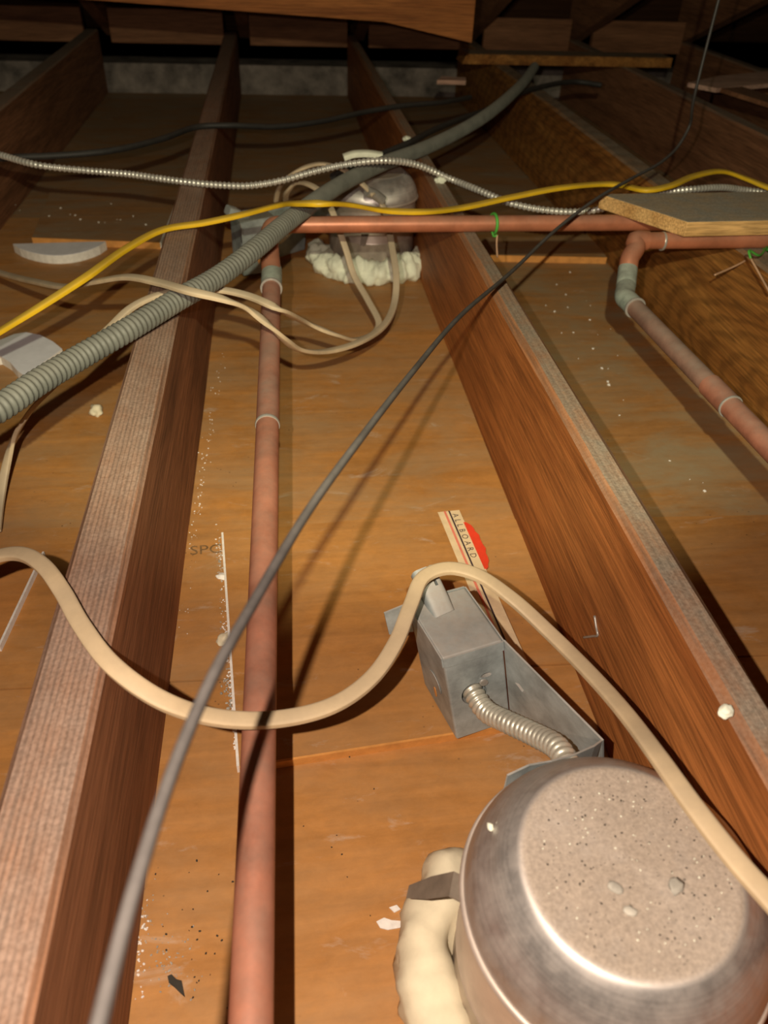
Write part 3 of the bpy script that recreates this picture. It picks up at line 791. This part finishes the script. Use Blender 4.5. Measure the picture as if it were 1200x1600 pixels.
# mid cream cables
cable('flat_cable', [(-60, 405, .05), (0, 426, .08), (55, 440, .12), (105, 448, .15), (150, 440, .18), (200, 433, .205), (250, 442, .22), (300, 456, .231), (350, 468, .225), (390, 485, .205), (420, 508, .187), (443, 529, .165), (467, 546, .135), (510, 549, .105), (560, 535, .09), (600, 508, .08), (617, 470, .08), (619, 430, .10), (613, 390, .12), (606, 350, .14), (598, 322, .15), (585, 304, .17)],
      .0052, .0027, CREAM2, 'cream flat cable crossing over the grey conduit to the foam-ringed housing')
cable('flat_cable', [(-6, 830, .012), (0, 780, .02), (8, 735, .04), (20, 690, .07), (42, 650, .11), (80, 605, .15), (130, 552, .17), (172, 512, .18), (205, 481, .188), (245, 462, .1905), (300, 452, .1905), (345, 453, .187), (390, 463, .187), (432, 481, .184), (480, 505, .13), (522, 522, .105), (555, 531, .075), (585, 520, .06), (592, 505, .06), (574, 468, .07), (552, 428, .09), (541, 392, .12), (528, 355, .15), (517, 326, .17), (502, 301, .185), (482, 288, .19), (462, 287, .18), (449, 300, .16), (446, 312, .13)],
      .0050, .0026, CREAM2, 'cream flat cable running under the grey conduit and looping behind the yellow cable')
cable('flat_cable', [(431, 314, .13), (435, 297, .155), (447, 279, .18), (470, 264, .20), (500, 256, .205), (532, 263, .20), (560, 282, .19), (584, 305, .172)],
      .0044, .0024, CREAM2, 'short cream cable arching into the foam-ringed housing', seg=10)
# white cable connector on the second housing
mb = MB(); c0 = px(584, 303, z=.171); sweep(mb, [c0 + Vector((-.012, -.006, .006)), c0, c0 + Vector((.016, .006, -.012))], .003, .008, seg=10)
tag(mb.build('cable_connector', SOLDER, None, True, 50), 'bright cable connector where cream cables enter the foam-ringed housing', 'connector')
# yellow cable
cable('flat_cable', [(-80, 570, .11), (-30, 537, .13), (0, 518, .145), (60, 481, .17), (130, 436, .19), (200, 387, .1925), (258, 358, .1925), (320, 348, .1945), (380, 335, .205), (440, 320, .230), (470, 318, .247), (500, 318, .253), (545, 320, .238), (600, 329, .216), (660, 331, .212), (720, 325, .203), (800, 308, .205), (880, 293, .21), (960, 288, .205), (1010, 297, .212), (1045, 291, .214), (1085, 275, .215), (1130, 268, .212), (1165, 279, .20), (1200, 293, .19), (1260, 312, .188)],
      .0058, .0031, YELLOW, 'bright yellow flat cable sweeping across the joists')
# silver armoured cable
def ribbed(name, pts, r, pitch, depth, mat, label, k=5, seg=12):
    W = [px(*p[:2], z=p[2]) for p in pts]; m = MB(); st_ = pitch / k
    sweep(m, W, st_, r, seg=seg, mod=lambda i: 1 - depth * (.5 - .5 * math.cos(2 * math.pi * i / k)))
    return tag(m.build(name, mat, None, True), label, 'cable' if 'cable' in name else 'conduit')
ribbed('armoured_cable', [(-80, 225, .204), (-30, 235, .204), (0, 242, .203), (60, 258, .199), (130, 266, .190), (200, 272, .19), (280, 283, .1905), (340, 289, .1905), (390, 290, .193), (440, 282, .20), (490, 268, .215), (540, 257, .226), (600, 251, .229), (650, 257, .216), (700, 278, .192), (750, 298, .190), (800, 318, .185), (850, 328, .182), (900, 331, .180), (935, 327, .185), (985, 312, .19), (1040, 300, .192), (1090, 295, .195), (1130, 293, .19), (1165, 297, .180), (1230, 305, .172)],
       .0056, .0072, .30, BX, 'silver armoured cable strung across the joists behind the yellow cable', k=6, seg=12)
# grey corrugated conduit
ribbed('corrugated_conduit', [(-120, 705, .199), (-60, 670, .199), (0, 637, .199), (60, 597, .199), (120, 561, .198), (200, 515, .203), (280, 467, .2062), (340, 433, .2075), (400, 388, .2155), (440, 354, .2195), (485, 320, .219), (540, 284, .207), (600, 255, .202), (660, 233, .199), (715, 207, .203), (760, 180, .212), (815, 132, .2135), (835, 105, .2125)],
       .0122, .0064, .13, CONDUIT, 'grey corrugated conduit lying diagonally over the joists', k=6, seg=18)
# second dark cable that follows the conduit at the back
cable('dark_cable', [(520, 276, .182), (560, 256, .184), (600, 240, .187), (640, 223, .1905), (672, 206, .1905), (712, 189, .1905), (760, 172, .188), (830, 140, .1915), (900, 128, .1915), (940, 133, .190)], .0062, None, BLACKD, 'dark cable following the far stretch of the grey conduit')
cable('dark_cable', [(-40, 250, .188), (20, 246, .188), (90, 243, .188), (170, 236, .188), (250, 218, .188), (310, 198, .1895), (360, 196, .1895), (430, 198, .18), (500, 190, .18), (570, 175, .186), (630, 165, .1915), (690, 160, .191), (735, 152, .188)], .0055, None, BLACKD, 'black cable lying over the joists behind the silver armoured cable')
# black wire that crosses the whole view
cable('black_wire', [(60, 1900, .335), (120, 1735, .336), (155, 1600, .336), (180, 1500, .335), (215, 1372, .333), (270, 1204, .331), (330, 1062, .331), (400, 935, .323), (480, 801, .318), (560, 690, .307), (640, 587, .281), (720, 493, .243), (800, 424, .212), (870, 358, .221), (930, 312, .238), (985, 280, .244), (1035, 252, .252), (1062, 225, .266), (1078, 195, .29), (1083, 160, .325)], .0023, None, BLACK, 'long dusty black wire stretched diagonally above the cream cable and pipe', 'wire')

# ================================================================== SMALL THINGS
def lump(x, y, z, r, mat, name, label, cat, seed, flat=.7, group=None, lift=.55):
    c = px(x, y, z=z); b = MB(); rock(b, (c.x, c.y, z + r * flat * lift), r, seed, flat, 2)
    return tag(b.build(name, mat, None, True), label, cat, group)
lump(151, 646, 0.0002, .0105, FOAM, 'foam_crumb', 'cream foam crumb on the board below the grey conduit', 'foam', 1.0)
lump(689, 285, JT, .009, FOAM2, 'foam_crumb', 'pale foam blob on the red-brown joist by the armoured cable', 'foam', 2.0)
lump(636, 221, JT, .0085, FOAM2, 'foam_crumb', 'small pale foam blob on the joist beside the dark cable', 'foam', 3.0)
lump(1133, 1114, JT - .003, .0048, FOAM2, 'foam_crumb', 'small white crumb on the arris of the red-brown joist', 'foam', 4.0)
# curl of foam behind the armoured cable
cable('foam_strip', [(537, 246, .20), (552, 241, .205), (575, 240, .206), (597, 243, .203)], .0075, .005, FOAM2, 'pale foam strip lying along the armoured cable', 'foam', seg=10)
# bits on the dome
for (x, y, r, m, sd_, nm, lab) in ((766, 1293, .0022, FOAM2, 1., 'foam_crumb', 'smaller of two tiny white crumbs on the shoulder of the dome'), (784, 1288, .0026, FOAM2, 2., 'foam_crumb', 'larger of two tiny white crumbs on the shoulder of the dome')):
    c = px(x, y, z=.155); b = MB(); rock(b, (c.x, c.y, .1555), r, sd_, .8, 1)
    tag(b.build(nm, m, None, True), lab, 'foam', 'crumbs on the dome shoulder')
for i, (x, y, r, m) in enumerate(((962, 1388, .0036, GREYBIT), (1056, 1384, .0042, GREYBIT), (985, 1424, .0030, GREYBIT))):
    c = px(x, y, z=.168); b = MB(); rock(b, (c.x, c.y, .1683), r, i + 3.3, .25, 1)
    tag(b.build('grit_flake', m, None, True), ('rounded grey flake lying at the middle of the dusty dome top', 'grey flake on the dome top on the side towards the cream cable', 'grey flake on the dome top on the side towards the dome shoulder highlight')[i], 'debris', 'flakes on the dome')
b = MB()
rnd = random.Random(4)
for k in range(230):
    a_ = rnd.uniform(0, 2 * math.pi); r_ = .051 * math.sqrt(rnd.random())
    rock(b, (C1.x + r_ * math.cos(a_), C1.y + r_ * math.sin(a_), .1682), rnd.choice((.0002, .0003, .0004, .0006)), k, .6, 0)
tag(b.build('dark_grit', DARKBIT), 'dark grit scattered over the dusty dome top', 'grit', kind='stuff')
b = MB()
for k in range(60):
    a_ = rnd.uniform(0, 2 * math.pi); r_ = .052 * math.sqrt(rnd.random())
    rock(b, (C1.x + r_ * math.cos(a_), C1.y + r_ * math.sin(a_), .1682), rnd.choice((.0003, .0004, .0005)), k, .6, 0)
tag(b.build('pale_grit', FOAM2), 'pale specks scattered over the dusty dome top', 'grit', kind='stuff')
# black flake on the near board
P = [px(x, y, z=.0005) for x, y in ((262, 1526), (268, 1523), (276, 1531), (284, 1533), (289, 1558), (282, 1552), (273, 1543), (264, 1536))]
P.reverse()
b = MB(); b.prism(P, .0002, .0016); tag(b.build('black_flake', DARKBIT), 'black torn flake on the board by the pinkish joist', 'debris')
# plaster crumbs along edges
def crumbs(name, line, n, spread, rr, mats, label, zf=0.002, seed=1):
    rn = random.Random(seed); b = MB()
    for k in range(n):
        t = rn.random() * (len(line) - 1); i = int(t); f = t - i
        x = line[i][0] * (1 - f) + line[i + 1][0] * f + rn.gauss(0, spread[0]); y = line[i][1] * (1 - f) + line[i + 1][1] * f + rn.gauss(0, spread[1])
        c = px(x, y, z=zf); r = rn.uniform(*rr)
        rock(b, (c.x, c.y, zf + r * .3), r, k, .7, 0)
    return tag(b.build(name, mats), label, 'crumbs', kind='stuff')
crumbs('plaster_crumbs', [(342, 845), (346, 890), (350, 960), (358, 1040), (366, 1110), (370, 1170)], 230, (2.5, 8), (.0004, .0014), PLASTER, 'white plaster crumbs along the left edge of the skewed patch', .001, 2)
crumbs('grey_crumbs', [(340, 845), (344, 890), (352, 1040), (364, 1130)], 220, (3.5, 8), (.0004, .0014), GREYBIT, 'grey dust crumbs along the left edge of the skewed patch', .001, 3)
crumbs('plaster_crumbs', [(345, 560), (330, 650), (318, 730), (309, 790), (300, 850), (292, 930), (282, 1000)], 120, (3.5, 8), (.0004, .0011), PLASTER, 'white crumbs at the foot of the pinkish joist', .001, 4)
crumbs('plaster_crumbs', [(222, 1430), (217, 1480), (213, 1560)], 50, (8, 20), (.0003, .0010), PLASTER, 'white crumbs beside the black flake', .0005, 5)
crumbs('grey_crumbs', [(228, 1420), (240, 1480), (255, 1520), (300, 1500)], 90, (14, 22), (.0003, .0008), GREYBIT, 'grey crumbs around the black flake', .0005, 6)
crumbs('dark_specks', [(240, 1440), (330, 1440), (345, 1500), (300, 1560), (340, 1320), (600, 1300), (560, 1250), (480, 1360)], 40, (26, 50), (.0004, .0009), DARKBIT, 'dark specks scattered on the near board', .0005, 7)
crumbs('plaster_crumbs', [(860, 460), (930, 465), (890, 530), (940, 580), (970, 605), (1030, 680), (1105, 757), (1130, 772)], 26, (30, 26), (.0006, .0024), PLASTER, 'white crumbs on the board in the plank-side bay', .001, 8)
crumbs('plaster_crumbs', [(70, 320), (120, 345), (230, 345), (110, 300)], 14, (22, 7), (.0008, .0022), PLASTER, 'white crumbs on the dusty patch', .0127, 9)
lump(349, 1000, .002, .0068, FOAM, 'plaster_blob', 'rounded cream plaster blob at the edge of the skewed patch', 'plaster', 6.2, .5)
lump(347, 902, .002, .0050, PLASTER, 'plaster_blob', 'small white plaster blob near the stamped lettering', 'plaster', 7.2, .5)
# chalky flakes by the foam
for i, (poly, lab) in enumerate((([(588, 1440), (600, 1434), (612, 1438), (636, 1440), (628, 1449), (606, 1453), (594, 1450)], 'flat white plaster smear on the board beside the spray foam'),
                                 ([(608, 1418), (620, 1414), (626, 1421), (616, 1426)], 'tiny white plaster smear by the spring tab'),
                                 ([(380, 1196), (398, 1192), (424, 1196), (415, 1203), (390, 1202)], 'thin pale plaster smear below the skewed patch edge'))):
    P = [px(x, y, z=.0006) for x, y in poly]; P.reverse()
    if sum(P[k].x * P[(k + 1) % len(P)].y - P[(k + 1) % len(P)].x * P[k].y for k in range(len(P))) < 0: P.reverse()
    b = MB(); b.prism(P, .0001, .0009); tag(b.build('plaster_smear', GREYBIT if i == 2 else PLASTER), lab, 'plaster')
# bent staple on the joist face
b = MB(); xf = .2478
def onface(x, y):
    v = Vector((x - 600.0, y - 800.0, 1200.0)); d = Vector((v.dot(XI), v.dot(YI), -v.dot(DI))); return CAM + d * (xf / d.x)
sp_ = [onface(912, 996), onface(926, 994), onface(934, 992), onface(932, 982), onface(929, 962)]
sweep(b, sp_, .002, .0011, seg=8)
tag(b.build('bent_nail', SOLDER, None, True), 'small bent silver nail on the face of the red-brown joist', 'nail')
